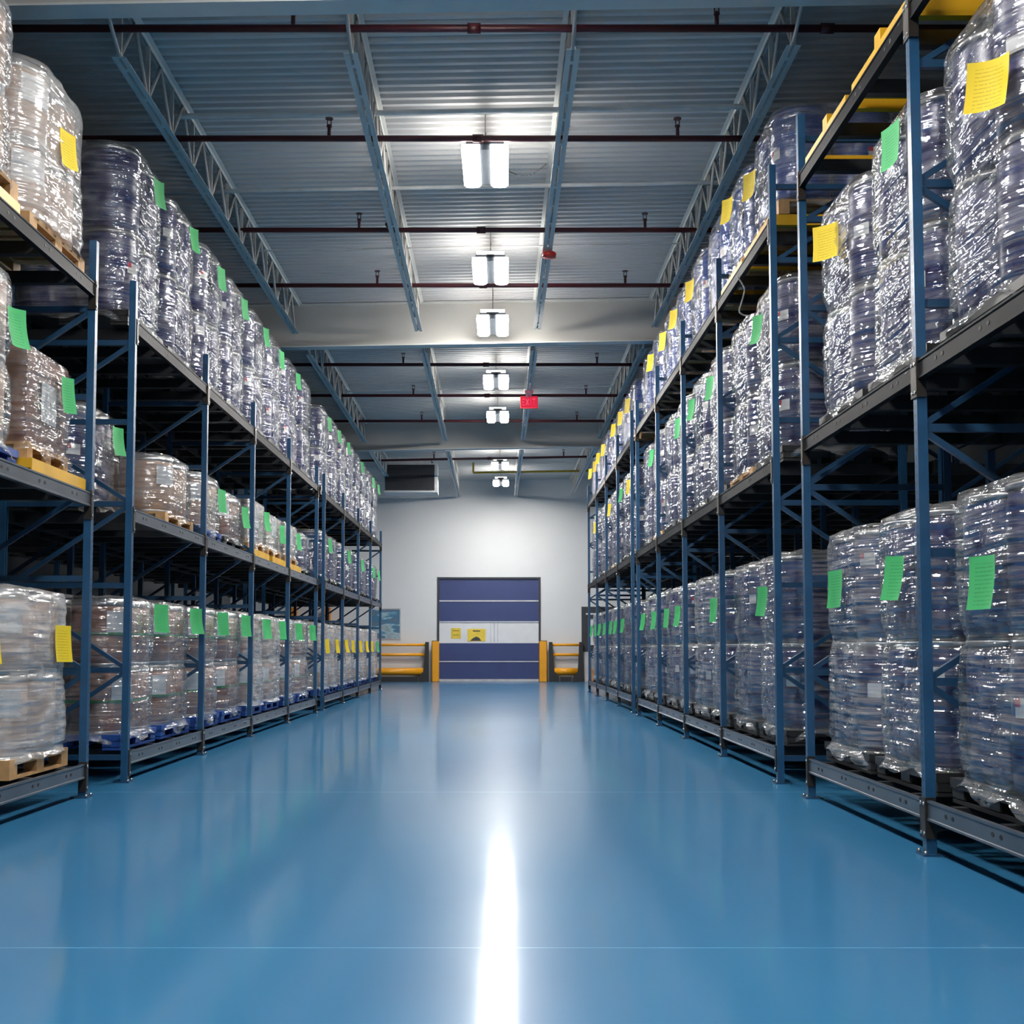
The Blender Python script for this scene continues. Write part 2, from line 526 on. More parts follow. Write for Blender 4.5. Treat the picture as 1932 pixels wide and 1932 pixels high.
def barrier(xa, xb, label):
    yb = YW - 0.32
    t = thing('guard_rail', label, 'barrier', ((xa + xb) / 2, yb, 0), 0, 'yellow floor-level barriers on the end wall')
    w = (xb - xa) / 2
    for sx in (-1, 1):
        pr = [(0, 0), (0.36, 0), (0.36, 0.12), (0.17, 0.42), (0.12, 1.40), (0, 1.40)]
        x0 = sx * (w + 0.04)
        MB().prism(pr, (x0, 0.17, 0), (x0, -0.07, 0), (-sx, 0, 0), (0, 0, 1)).build('barrier_post', M['guardblack'], t)
    MB().box(-w + 0.36, w - 0.36, -0.10, 0.19, 0, 0.17).build('base_kerb', M['guardblack'], t) if w > 0.4 else None
    MB().box(-w + 0.33, w - 0.33, -0.12, 0.20, 0, 0.12).build('base_kerb', M['guardblack'], t) if w <= 0.4 else None
    for (zz, r) in ((1.30, 0.048), (0.95, 0.055)): MB().tube((-w + 0.05, 0.05, zz), (w - 0.05, 0.05, zz), r, 14).build('handrail', M['guard'], t)
    MB().tube((-w + 0.15, 0.05, 0.36), (w - 0.15, 0.05, 0.36), 0.125, 18).build('bumper_rail', M['guard'], t)


barrier(wx(655), wx(808), 'long yellow three-rail barrier on black base, left of the roll-up door under the board')
barrier(wx(1037), wx(1096), 'short yellow three-rail barrier on black posts, right of the roll-up door')

# picture board on the end wall
t = thing('picture_board', 'grey-blue framed picture board on white end wall above the left barrier', 'board', (wx(728), YW, wz(1177)))
w_, h_ = (757 - 700) * YW / F / 2, (1207 - 1148) * YW / F / 2
MB().box(-w_, w_, -0.03, 0, -h_, h_).build('board_frame', M['alu'], t)
MB().box(-w_ + 0.04, w_ - 0.04, -0.036, -0.03, -h_ + 0.04, h_ - 0.04).build('picture_sheet', M['picture'], t)

# dark framed window right of the door
mb = MB(); x0, x1, z0, z1 = wx(1097), wx(1170), wz(1229), wz(1145)
for q in ((x0, x1, wz(1167), z1), (x0, x1, z0, wz(1217)), (x0, wx(1109), wz(1217), wz(1167)), (wx(1131), wx(1136), wz(1217), wz(1167)), (wx(1160), x1, wz(1217), wz(1167))):
    mb.box(q[0], q[1], YW - 0.08, YW, q[2], q[3])
wn = struct('window_1', mb, M['darkframe'])
MB().box(wx(1109), wx(1131), YW - 0.03, YW - 0.01, wz(1217), wz(1167)).build('window_blind', M['white'], wn)
MB().box(wx(1136), wx(1160), YW - 0.03, YW - 0.01, wz(1217), wz(1167)).build('window_blind', M['white'], wn)
MB().box(wx(1105), wx(1165), YW - 0.09, YW - 0.08, wz(1160), wz(1157)).build('header_strip', M['unit'], wn)
mb = MB().box(wx(1101), wx(1112), YW - 0.22, YW - 0.02, 0, wz(1230))
tag(mb.build('downpipe_guard', M['white']), 'white pipe guard post on the floor under the dark window frame', 'post')
t = thing('waste_bin', 'small orange bin on the floor under the dark window', 'bin', (wx(1121), YW - 0.75, 0))
MB().prism([(-.15, -.15), (.15, -.15), (.15, .15), (-.15, .15)], (0, 0, 0.0), (0, 0, 0.42), (1, 0, 0), (0, 1, 0)).build('bin_body', M['orange'], t)
MB().box(-.165, .165, -.165, .165, .42, .46).build('bin_lid', M['orange'], t)
for i, (a, b_) in enumerate(((551, 563), (613, 626))):
    x0, x1 = wx(a), wx(b_)
    t = thing('guard_column', ('tall orange guard column by end wall, seen through left rack, ' + ('outer' if i == 0 else 'inner') + ' of two'), 'column', ((x0 + x1) / 2, YW - 0.25, 0), 0, 'orange columns behind the left rack')
    MB().box((x0 - x1) / 2, (x1 - x0) / 2, -0.12, 0.12, 0.02, 2.62).build('column_tube', M['orange'], t)
    MB().box((x0 - x1) / 2 - 0.04, (x1 - x0) / 2 + 0.04, -0.16, 0.16, 0, 0.02).build('base_plate', M['guardblack'], t)

# ------------------------------------------------------------------ roof steel
GY = [9.45, 20.45, 31.3]
names = ['nearest cream roof girder, only its lower edge showing at the top of the view', 'deep cream roof girder crossing above the third lamp from the camera', 'farthest cream roof girder crossing the aisle near the end wall']
for yg, lb in zip(GY, names):
    t = thing('roof_girder', lb, 'girder', (0, yg, 0), 0, 'cream roof girders')
    zb, zt = 6.45, ZD - 0.01
    def strip(y0, y1, a, b2):
        m_ = MB()
        m_.v = [(x, yy, z + rz(x)) for x in (-XS, XS) for yy in (y0, y1) for z in (a, b2)]
        for q in ((0, 1, 3, 2), (4, 6, 7, 5), (0, 4, 5, 1), (2, 3, 7, 6), (1, 5, 7, 3), (0, 2, 6, 4)): m_.face(list(q))
        return m_
    strip(-0.012, 0.012, zb + 0.02, zt - 0.02).build('girder_web', M['girder'], t)
    strip(-0.11, 0.11, zb, zb + 0.02).build('bottom_flange', M['steelwhite'], t)
    strip(-0.11, 0.11, zt - 0.02, zt).build('top_flange', M['steelwhite'], t)

JX = [-3.42, -1.32, 0.70, 2.70]
jn = ['leftmost', 'second from left', 'third from left', 'rightmost']
spans = [(GY[0], GY[1], 'in the bay nearest the camera'), (GY[1], GY[2], 'in the bay between the two farther girders'), (GY[2], YW, 'in the last bay before the end wall')]
for (ya, yb, where) in spans:
    base = None
    for jx, nm in zip(JX, jn):
        L = yb - ya
        lb = 'white roof joist, %s of four %s' % (nm, where)
        t = thing('roof_joist', lb, 'joist', (jx, ya, rz(jx)), 0, 'white roof joists')
        if base is None:
            zt, zb = 7.16, 6.60
            a, e = 0.13, L - 0.13
            if yb == YW: e = L - 0.02
            tp = MB()
            for s in (-1, 1):
                tp.prism([(0, 0), (0.05, 0), (0.05, -0.006), (0.006, -0.006), (0.006, -0.05), (0, -0.05)], (s * 0.012, a, zt + 0.04), (s * 0.012, e, zt + 0.04), (s, 0, 0), (0, 0, 1))
            bt = MB(); b0, b1 = 1.05, L - (0.42 if yb != YW else 0.3)
            for s in (-1, 1):
                bt.prism([(0, 0), (0.05, 0), (0.05, 0.007), (0.007, 0.007), (0.007, 0.05), (0, 0.05)], (s * 0.014, b0, zb), (s * 0.014, b1, zb), (s, 0, 0), (0, 0, 1))
            yy = b0 + 0.25
            while yy < b1 - 0.1:
                bt.box(-0.014, 0.014, yy - 0.03, yy + 0.03, zb + 0.001, zb + 0.045); yy += 0.6
            wb = MB(); n = int((b1 - b0) / 0.42); st = (b1 - b0) / n
            pts = [(0, a + 0.05, zt + 0.0)]
            for k in range(n + 1): pts.append((0, b0 + 0.03 + k * (st - 0.06 / n), zb + 0.02 if k % 2 == 0 else zt + 0.0))
            for p, q in zip(pts, pts[1:]): wb.tube(p, q, 0.019, 8)
            for k in range(0, n, 2):
                yk = b0 + 0.03 + k * (st - 0.06 / n)
                wb.bar((0, yk, zb + 0.02), (0, yk, zt), 0.038, 0.03)
            base = [tp.mesh('top_chord', M['steelwhite']), bt.mesh('bottom_chord', M['steelwhite']), wb.mesh('web_rods', M['girder'])]
        for nm2, me in zip(('top_chord', 'bottom_chord', 'web_rods'), base): link(nm2, me, t)

# sprinkler pipes
pz = [(58, 0), (265, 0), (437, 0), (541, 0), (690, 0), (748, 0), (796, 0), (866, 0.018)]
for i, (py, sl) in enumerate(pz):
    hz = 5.60
    Y = hz * F / (1222 - py) - TP * hz
    t = thing('sprinkler_pipe', 'dark red sprinkler pipe across the roof, %s of eight from the camera' % ORD[i], 'pipe', (0, Y, H + hz), 0, 'sprinkler pipes')
    MB().tube((-XS + 0.02, 0, -XS * sl), (XS - 0.02, 0, XS * sl), 0.034, 12).build('pipe_run', M['redpipe'], t)
    for sx in (-1.84, 2.0, -5.6, 5.8):
        hd = MB(); zb = sx * sl
        hd.tube((sx, 0, zb + 0.02), (sx, 0, zb + 0.13), 0.02, 8); hd.tube((sx, 0, zb + 0.13), (sx, 0, zb + 0.15), 0.03, 8)
        hd.tube((sx - 0.02, 0, zb + 0.15), (sx - 0.02, 0, zb + 0.22), 0.006, 6); hd.tube((sx + 0.02, 0, zb + 0.15), (sx + 0.02, 0, zb + 0.22), 0.006, 6)
        hd.tube((sx, 0, zb + 0.22), (sx, 0, zb + 0.228), 0.045, 12)
        hd.build('sprinkler_head', M['redpipe'] if sx < 9 else M['brass'], t)
    for sx in (-0.2, 3.0):
        cp = MB().tube((sx - 0.06, 0, (sx) * sl), (sx + 0.06, 0, sx * sl), 0.046, 12); cp.build('pipe_coupling', M['redpipe'], t)

# conduits
def conduit(yl, yr, hz, r, label):
    ya = hz * F / (1222 - yl) - TP * hz
    m_ = MB().tube((-XS, ya, H + hz + rz(-XS)), (XS, ya, H + hz + rz(XS)), r, 10)
    tag(m_.build('roof_conduit', M['conduit']), label, 'conduit', 'pale conduits under the roof')
conduit(213, 0, 5.82, 0.030, 'thick pale conduit across the roof before the first full lamp')
conduit(355, 0, 5.82, 0.026, 'pale conduit across the roof just beyond the first full lamp')
conduit(468, 0, 5.84, 0.012, 'thin pale conduit across the roof between third and fourth red pipe')
conduit(735, 0, 5.84, 0.016, 'thin pale conduit across the roof in the middle bay')

# lamps
ly = [-5.4, -1.9, 1.7, 5.4, 9.05, 13.36, 17.17, 19.55, 24.49, 28.24, 32.0, 35.9, 39.7]
lz = {19.55: 6.50}
lab = ['lamp behind the camera, fourth back', 'lamp behind the camera, third back', 'lamp overhead just ahead of the camera', 'lamp over the near end of the aisle', 'lamp cut by the top edge of the view']
house = lens_me = None
k = 0
for i, Y in enumerate(ly):
    X = -0.12 + 0.28 * (Y - 13.4) / 26.3
    z = lz.get(Y, 6.66)
    lb = 'twin-lens high-bay ' + lab[i] if i < 5 else 'twin-lens high-bay lamp, %s of eight fully seen down the aisle' % ORD[i - 5]
    t = thing('high_bay_lamp', lb, 'lamp', (X, Y, z), -0.006, 'high-bay lamps over the aisle')
    if house is None:
        h_ = MB()
        h_.box(-0.055, 0.055, -0.50, 0.50, 0.03, 0.13); h_.box(-0.21, 0.21, -0.51, 0.51, 0.085, 0.12)
        h_.box(-0.10, 0.10, -0.3, 0.3, 0.13, 0.19)

        house = h_.mesh('lamp_housing', M['housing'])
        l_ = MB().use(M['lens'])
        u_ = MB().box(-0.20, 0.20, -0.45, 0.45, 0.191, 0.196)
        up_me = u_.mesh('uplight_strip', M['uplight'])
        pr = [(-0.10, 0.085), (-0.10, 0.03), (-0.07, 0.006), (0, 0), (0.07, 0.006), (0.10, 0.03), (0.10, 0.085)]
        l_.prism(pr, (0, -0.52, 0), (0, 0.52, 0), (1, 0, 0), (0, 0, 1), caps=False)
        l_.use(M['lens'])
        l_.use(M['lensend'])
        l_.face(list(range(7))); l_.face(list(range(13, 6, -1)))
        lens_me = l_.mesh('lamp_lens', M['lens'])
        wlen = 1
    link('lamp_housing', house, t)
    link('uplight_strip', up_me, t)
    for sx in (-1, 1): link('lamp_lens', lens_me, t, (sx * 0.16, 0, 0))
    for s in (-1, 1): MB().tube((0, s * 0.25, 0.18), (0, s * 0.25, ZD - z + rz(X)), 0.004, 6).build('hanger_wire', M['wire'], t)

# exit sign
def at(px, py, Y):
    """world point seen at a pixel, at distance Y"""
    a = (1222 - py) / F
    hh = a * Y / (1 - TP * a)
    return Vector(((px - 936) * (Y + TP * hh) / F, Y, H + hh))
p = at(998, 761, 25.6)
t = thing('exit_sign', 'red lit sign hanging under the roof right of the lamp row', 'sign', p)
MB().box(-0.19, 0.19, -0.03, 0.03, -0.135, 0.135).build('sign_case', M['alarm'], t)
MB().box(-0.18, 0.18, -0.036, -0.03, -0.125, 0.125).build('sign_face', M['exitred'], t)
lt = MB(); lw, lh = 0.055, 0.13
def stroke(cx, a, b2, c=0.016): lt.bar((cx + a[0] * lw, -0.039, (a[1] - 0.5) * lh), (cx + b2[0] * lw, -0.039, (b2[1] - 0.5) * lh), 0.004, c)
cx = -0.145
for a, b2 in (((0, 0), (0, 1)), ((0, 1), (1, 1)), ((0, .5), (.8, .5)), ((0, 0), (1, 0))): stroke(cx, a, b2)
cx = -0.065
for a, b2 in (((0, 0), (1, 1)), ((0, 1), (1, 0))): stroke(cx, a, b2)
stroke(0.035, (0, 0), (0, 1)); cx = 0.07
for a, b2 in (((0, 1), (1.2, 1)), ((.6, 0), (.6, 1))): stroke(cx, a, b2)
lt.build('sign_letters', M['exitletter'], t)
MB().tube((0, 0, 0.135), (0, 0, ZD - p.z), 0.012, 8).build('sign_stem', M['redpipe'], t)
MB().box(-0.09, 0.09, -0.06, 0.06, 0.20, 0.26).build('junction_box', M['alarm'], t)

# alarm beacon on the third joist, camera dome on the second
p = at(1036, 482, 16.0)
t = thing('fire_alarm', 'small red fire alarm beacon fixed under the third roof joist', 'alarm', p)
MB().lathe([(0.02, -0.05), (0.09, -0.045), (0.10, 0.0), (0.08, 0.02), (0.02, 0.022)], 18).build('alarm_body', M['alarm'], t)
MB().box(-0.03, 0.03, -0.03, 0.03, 0.02, max(0.04, 6.625 - p.z + rz(0.7))).build('alarm_bracket', M['unit'], t)
p = at(738, 427, 15.4)
t = thing('security_camera', 'black dome camera under the second roof joist from left', 'camera', p)
MB().lathe([(0.01, -0.055), (0.05, -0.045), (0.075, -0.01), (0.08, 0.01)], 18).build('camera_dome', M['dome'], t)
MB().lathe([(0.085, 0.01), (0.085, 0.03), (0.04, 0.035), (0.04, max(0.05, 6.6 - p.z + rz(-1.3)))], 18).build('camera_mount', M['unit'], t)
# loose cable to the first lamp
c0 = at(975, 333, 14.1); c1 = at(1030, 313, 14.1)
pts = [c0 + (c1 - c0) * q + Vector((0, 0, -0.06 * math.sin(PI * q))) for q in [i / 8 for i in range(9)]]
pts = [Vector((-0.12 + 0.0, 13.6, 6.86))] + pts
tag(MB().path(pts, 0.006, 6).build('lamp_cable', M['wire']), 'thin dark cable swinging from third joist to the first full lamp', 'cable')

# cooling unit under the roof
Yu = 37.0
p0 = at(727, 926, Yu); p1 = at(820, 878, Yu)
t = thing('air_cooler', 'large dark-faced air cooling unit hung under the roof left of the lamps', 'air conditioner', ((p0.x + p1.x) / 2, Yu, p0.z))
w_, h_ = (p1.x - p0.x) / 2, p1.z - p0.z
MB().box(-w_ - 0.03, w_ + 0.09, 0.02, 0.9, -0.06, h_ + 0.05).build('unit_casing', M['unit'], t)
fr = MB().use(M['grille']); fr.box(-w_, w_, 0.0, 0.02, 0, h_)
fr.build('fan_grille', None, t)
bars = MB()
for q in range(1, 12): bars.box(-w_, w_, -0.008, 0.0, h_ * q / 12 - 0.005, h_ * q / 12 + 0.005)
bars.build('grille_bars', M['darkframe'], t)
for sx in (-w_ + 0.1, w_ - 0.1):
    for yy in (0.15, 0.75): MB().tube((sx, yy, h_ + 0.05), (sx, yy, ZD - p0.z + rz(p0.x + w_) - 0.05), 0.015, 8).build('hanger_rod', M['wire'], t)
MB().box(-w_ - 0.02, w_ * 0.4, 0.1, 0.85, h_ + 0.05, h_ + 0.32).build('duct_hood', M['unit'], t)

# gas pipe near the end wall
Yg = 38.4
a0, a1, a2 = at(893, 862, Yg), at(893, 893, Yg), at(1140, 889, Yg)
a0.z = ZD + rz(a0.x) - 0.01
tag(MB().path([a0, a1, a2], 0.035, 10).build('gas_pipe', M['gas']), 'yellow gas pipe dropping from the roof and running right, near the end wall', 'pipe')

# ------------------------------------------------------------------ racks
XR, XL = 2.49, 3.29
RZ, RT = (0.318, 2.90, 5.09), 5.60
LZ, LT = (0.27, 2.46, 4.19), 4.55
DEP = 1.2


def post_mesh(hh, s):
    m_ = MB()
    pr = [(0, -0.03), (0.06, -0.03), (0.06, -0.016), (0.052, -0.016), (0.052, -0.024), (0.005, -0.024), (0.005, 0.024), (0.052, 0.024), (0.052, 0.016), (0.06, 0.016), (0.06, 0.03), (0, 0.03)]
    m_.prism(pr, (0, 0, 0.01), (0, 0, hh), (s, 0, 0), (0, 1, 0))
    return m_.mesh('upright_post', M['post'])


def brace_mesh(hh, s):
    m_ = MB()
    zs = [0.22, 1.0, 1.76, 2.5, 3.25, 3.98, 4.72, 5.4]
    zs = [z for z in zs if z < hh - 0.1]
    for z in zs: m_.box(*sorted((s * 0.05, s * (DEP - 0.05))), -0.018, 0.018, z - 0.024, z + 0.024)
    for z0 in (1.0, 2.5, 3.98):
        for dz in (-0.76, 0.73):
            if z0 + dz < hh - 0.05: m_.bar((s * 0.06, 0.0, z0 + math.copysign(0.03, dz)), (s * (DEP - 0.06), 0.0, z0 + dz), 0.034, 0.036)
    if hh > 5: m_.bar((s * 0.06, 0, 4.72), (s * (DEP - 0.06), 0, 5.4), 0.034, 0.036)
    return m_.mesh('frame_bracing', M['brace'])


def beam_mesh(L, s, mt, dark):
    """step beam with its hooked end connectors"""
    m_ = MB(); m_.use(mt)
    hh = 0.115
    pr = [(0.0, -hh), (0.045, -hh), (0.045, -0.03), (0.03, -0.03), (0.03, 0), (0, 0), (0, -0.012), (0.006, -0.016), (0.006, -hh + 0.016), (0, -hh + 0.012)]
    m_.prism(pr, (0, 0.046, 0), (0, L - 0.046, 0), (s, 0, 0), (0, 0, 1))
    m_.use(M['hole'])
    n = 4
    for k in range(n):
        yc = L * (k + 0.6) / (n + 0.2)
        for q in (-0.05, 0.05):
            m_.prism([(0.018 * math.cos(a), 0.013 * math.sin(a)) for a in [2 * PI * i / 10 for i in range(10)]], (s * -0.002 + s * 0.006, yc + q, -0.055), (s * 0.0055, yc + q, -0.055), (0, 1, 0), (0, 0, 1))
    m_.use(M['conn'])
    for ye, d in ((0.0, 1), (L, -1)):
        y0, y1 = sorted((ye, ye + d * 0.05))
        m_.box(*sorted((-s * 0.008, s * 0.05)), y0 + (0.041 if d > 0 else 0), y1 - (0.041 if d < 0 else 0), -0.22, 0.015)
        m_.box(*sorted((-s * 0.008, -s * 0.001)), *sorted((ye, ye + d * 0.048)), -0.22, 0.015)
    m_.use(M['bolt'])
    for ye, d in ((0.0, 1), (L, -1)):
        m_.tube((-s * 0.008, ye + d * 0.024, -0.02), (-s * 0.014, ye + d * 0.024, -0.02), 0.011, 8)
        m_.tube((-s * 0.008, ye + d * 0.024, -0.19), (-s * 0.014, ye + d * 0.024, -0.19), 0.011, 8)
    return m_


def rack(side, ypos, label, deep=True):
    s = 1 if side == 'R' else -1
    X0 = XR if s > 0 else -XL
    lev, top = (RZ, RT) if s > 0 else (LZ, LT)
    t = thing('pallet_rack', label, 'rack', (X0, ypos[0], 0), 0, 'blue pallet racks along the aisle')
    pm, bm = post_mesh(top, s), brace_mesh(top, s)
    fp = MB(); fp.box(*sorted((-s * 0.03, s * 0.11)), -0.07, 0.07, 0, 0.01)
    fp.use(M['bolt'])
    fm = MB(); fm.use(M['brace']); fm.box(*sorted((-s * 0.03, s * 0.11)), -0.07, 0.07, 0, 0.01)
    fm.use(M['bolt']); fm.tube((-s * 0.015, -0.055, 0.01), (-s * 0.015, -0.055, 0.03), 0.011, 8); fm.tube((-s * 0.015, 0.055, 0.01), (-s * 0.015, 0.055, 0.03), 0.011, 8)
    fm = fm.mesh('foot_plate')
    offs = [0.0] + ([1.5] if deep else [])
    for y in ypos:
        yy = y - ypos[0]
        for o in offs:
            link('upright_post', pm, t, (s * o, yy, 0))
            ob = link('upright_post', pm, t, (s * (o + DEP), yy, 0)); ob.rotation_euler = (0, 0, PI); ob.location.x = s * (o + DEP)
            link('frame_bracing', bm, t, (s * o, yy, 0))
        link('foot_plate', fm, t, (0, yy, 0))
    for a, b2 in zip(ypos, ypos[1:]):
        L = b2 - a
        for li, z in enumerate(lev):
            mt = M['beam'] if (li > 0 and s > 0) or (li == 2) else M['beamgrey']
            bmh = beam_mesh(L, s, mt, li).mesh('front_beam')
            link('front_beam', bmh, t, (0, a - ypos[0], z))
            rb = MB().box(*sorted((0, s * 0.04)), 0.045, L - 0.045, -0.11, 0.0)
            rb = rb.mesh('rear_beam', M['rail'])
            for o in (DEP, 1.5, 1.5 + DEP):
                link('rear_beam', rb, t, (s * (o - 0.02), a - ypos[0], z - 0.002))
            rl = MB(); 
            for q in (0.12, 0.37, 0.63, 0.88):
                rl = MB().prism([(-0.035, -0.10), (0.035, -0.10), (0.035, -0.09), (0.006, -0.09), (0.006, -0.012), (0.035, -0.012), (0.035, -0.003), (-0.035, -0.003)], (s * 0.05, 0, 0), (s * 2.9, 0, 0), (0, 1, 0), (0, 0, 1))
                rl.build('lane_rail', M['rail'], t, (0, a - ypos[0] + q * L, z))
    return t


R1 = [4.39, 7.01, 9.63]
R2 = [10.66, 13.28, 15.88, 18.45, 21.1]
R3 = [21.95, 24.53, 27.11, 29.69, 32.27]
L1 = [4.1, 6.88, 9.67]
L2 = [10.75, 13.48, 16.15, 18.98, 21.95]
L3 = [22.86, 25.75, 28.6, 31.4, 34.2]
rack('R', R1, 'tall blue pallet rack nearest the camera on the right, yellow carts on its top beam')
rack('R', R2, 'blue pallet rack on the right, second run along, after the first post gap')
rack('R', R3, 'blue pallet rack on the right, farthest run, ending before the white wall')
rack('L', L1, 'blue pallet rack nearest the camera on the left')
rack('L', L2, 'blue pallet rack on the left, second run along, after the first post gap')
rack('L', L3, 'blue pallet rack on the left, farthest run, ending before the white wall')

# ------------------------------------------------------------------ load components (shared meshes)
PW = 1.14            # pallet footprint


def pallet_mesh(kind):
    m_ = MB(); a = PW / 2
    if kind == 'wood':
        for k in range(7):
            y0 = -a + k * (PW - 0.11) / 6; m_.box(-a, a, y0, y0 + 0.11, 0.118, 0.14)
        for x0 in (-a, -0.05, a - 0.10):
            m_.box(x0, x0 + 0.10, -a, a, 0.10, 0.118); m_.box(x0, x0 + 0.10, -a, a, 0, 0.02)
            for y0 in (-a, -0.07, a - 0.14): m_.box(x0, x0 + 0.10, y0, y0 + 0.14, 0.02, 0.10)
        return m_.mesh('pallet', M['wood'])
    m_.box(-a, a, -a, a, 0.105, 0.14)
    m_.box(-a, a, -a, -a + 0.03, 0.085, 0.105); m_.box(-a, a, a - 0.03, a, 0.085, 0.105)
    m_.box(-a, -a + 0.03, -a, a, 0.085, 0.105); m_.box(a - 0.03, a, -a, a, 0.085, 0.105)
    for x0 in (-a + 0.01, -0.08, a - 0.17):
        for y0 in (-a + 0.01, -0.08, a - 0.17):
            m_.prism([(x0 + .02, y0 + .02), (x0 + .14, y0 + .02), (x0 + .14, y0 + .14), (x0 + .02, y0 + .14)], (0, 0, 0.0), (0, 0, 0.105), (1, 0, 0), (0, 1, 0))
            m_.box(x0, x0 + 0.16, y0, y0 + 0.16, 0.03, 0.105)
        m_.box(x0, x0 + 0.16, -a + 0.01, a - 0.01, 0, 0.022)
    return m_.mesh('pallet', M['blackpallet'] if kind == 'black' else M['bluepallet'])


PAL = {k: pallet_mesh(k) for k in ('wood', 'black', 'blue')}


def drum_mesh(kind, h):
    r = 0.270
    m_ = MB()
    if kind in ('navy', 'royal'):
        body = M['navy'] if kind == 'navy' else M['royal']
        m_.use(body)
        pr = [(r - 0.03, 0.0), (r - 0.008, 0.02), (r - 0.004, 0.10), (r, 0.22 * h)]
        for zc in (0.36, 0.64):
            z = zc * h
            pr += [(r - 0.003, z - 0.03), (r + 0.004, z - 0.012), (r + 0.004, z + 0.012), (r - 0.003, z + 0.03)]
        pr += [(r - 0.001, 0.82 * h), (r - 0.014, 0.91 * h), (r - 0.016, h - 0.05)]
        m_.lathe(pr, 32)
        m_.use(M['lidring'] if kind == 'navy' else body)
        m_.lathe([(r - 0.016, h - 0.05), (r - 0.002, h - 0.048), (r + 0.002, h - 0.034), (r - 0.002, h - 0.02), (r - 0.016, h - 0.018)], 32)
        m_.use(M['blacklid'] if kind == 'navy' else body)
        m_.lathe([(r - 0.014, h - 0.03), (r - 0.014, h - 0.006), (r - 0.03, h), (r - 0.05, h), (r - 0.055, h - 0.012)], 32)
    else:
        body = {'brown': M['brown'], 'tan': M['tan']}[kind]
        m_.use(body)
        m_.lathe([(r - 0.006, 0.0), (r - 0.004, 0.03), (r - 0.004, h - 0.05)], 32)
        m_.use(M['lidring'])
        m_.lathe([(r - 0.004, 0.0), (r + 0.0, 0.004), (r + 0.0, 0.028), (r - 0.004, 0.03)], 32)
        m_.lathe([(r - 0.004, h - 0.06), (r + 0.001, h - 0.055), (r + 0.001, h - 0.035), (r - 0.004, h - 0.03), (r - 0.006, h - 0.002), (r - 0.03, h)], 32)
    return m_.mesh('drum')


DR = {}
def drum(kind, h):
    if (kind, h) not in DR: DR[(kind, h)] = drum_mesh(kind, h)
    return DR[(kind, h)]


def curved_label(r, ang, hw, hh, redcorner=False):
    """paper label hugging a drum wall, centred at angle ang"""
    m_ = MB(); m_.use(M['white']); n = 6
    rr = r + 0.0065
    for i in range(n + 1):
        a = ang + (i / n - 0.5) * 2 * hw / rr
        for z in (-hh, hh): m_.v.append((rr * math.cos(a), rr * math.sin(a), z))
    for i in range(n): m_.face([2 * i, 2 * i + 2, 2 * i + 3, 2 * i + 1])
    if redcorner:
        m_.use(M['red']); b = len(m_.v); rr += 0.0015
        for i in range(3):
            a = ang + (i / n - 0.5) * 2 * hw / rr
            for z in (0.1 * hh, hh): m_.v.append((rr * math.cos(a), rr * math.sin(a), z))
        for i in range(2): m_.face([b + 2 * i, b + 2 * i + 2, b + 2 * i + 3, b + 2 * i + 1])
    return m_.mesh('drum_label')


LBL = {}
def lbl(ang, hw, hh, rc):
    k = (round(ang, 2), hw, hh, rc)
    if k not in LBL: LBL[k] = curved_label(0.270, ang, hw, hh, rc)
    return LBL[k]


def outline(a, r, n):
    """points and normals round a rounded square, evenly spaced"""
    c = a - r
    st = 2 * c; arc = PI * r / 2; tot = 4 * (st + arc)
    res = []
    for i in range(n):
        s = tot * i / n
        for q in range(4):
            if s < st:
                p = Vector((a, -c + s)); nn = Vector((1, 0)); break
            s -= st
            if s < arc:
                an = s / r; p = Vector((c + r * math.cos(an), c + r * math.sin(an))); nn = Vector((math.cos(an), math.sin(an))); break
            s -= arc
            continue
        rot = Matrix.Rotation(q * PI / 2, 2)
        res.append((rot @ p, rot @ nn, tot * i / n))
    return res, tot


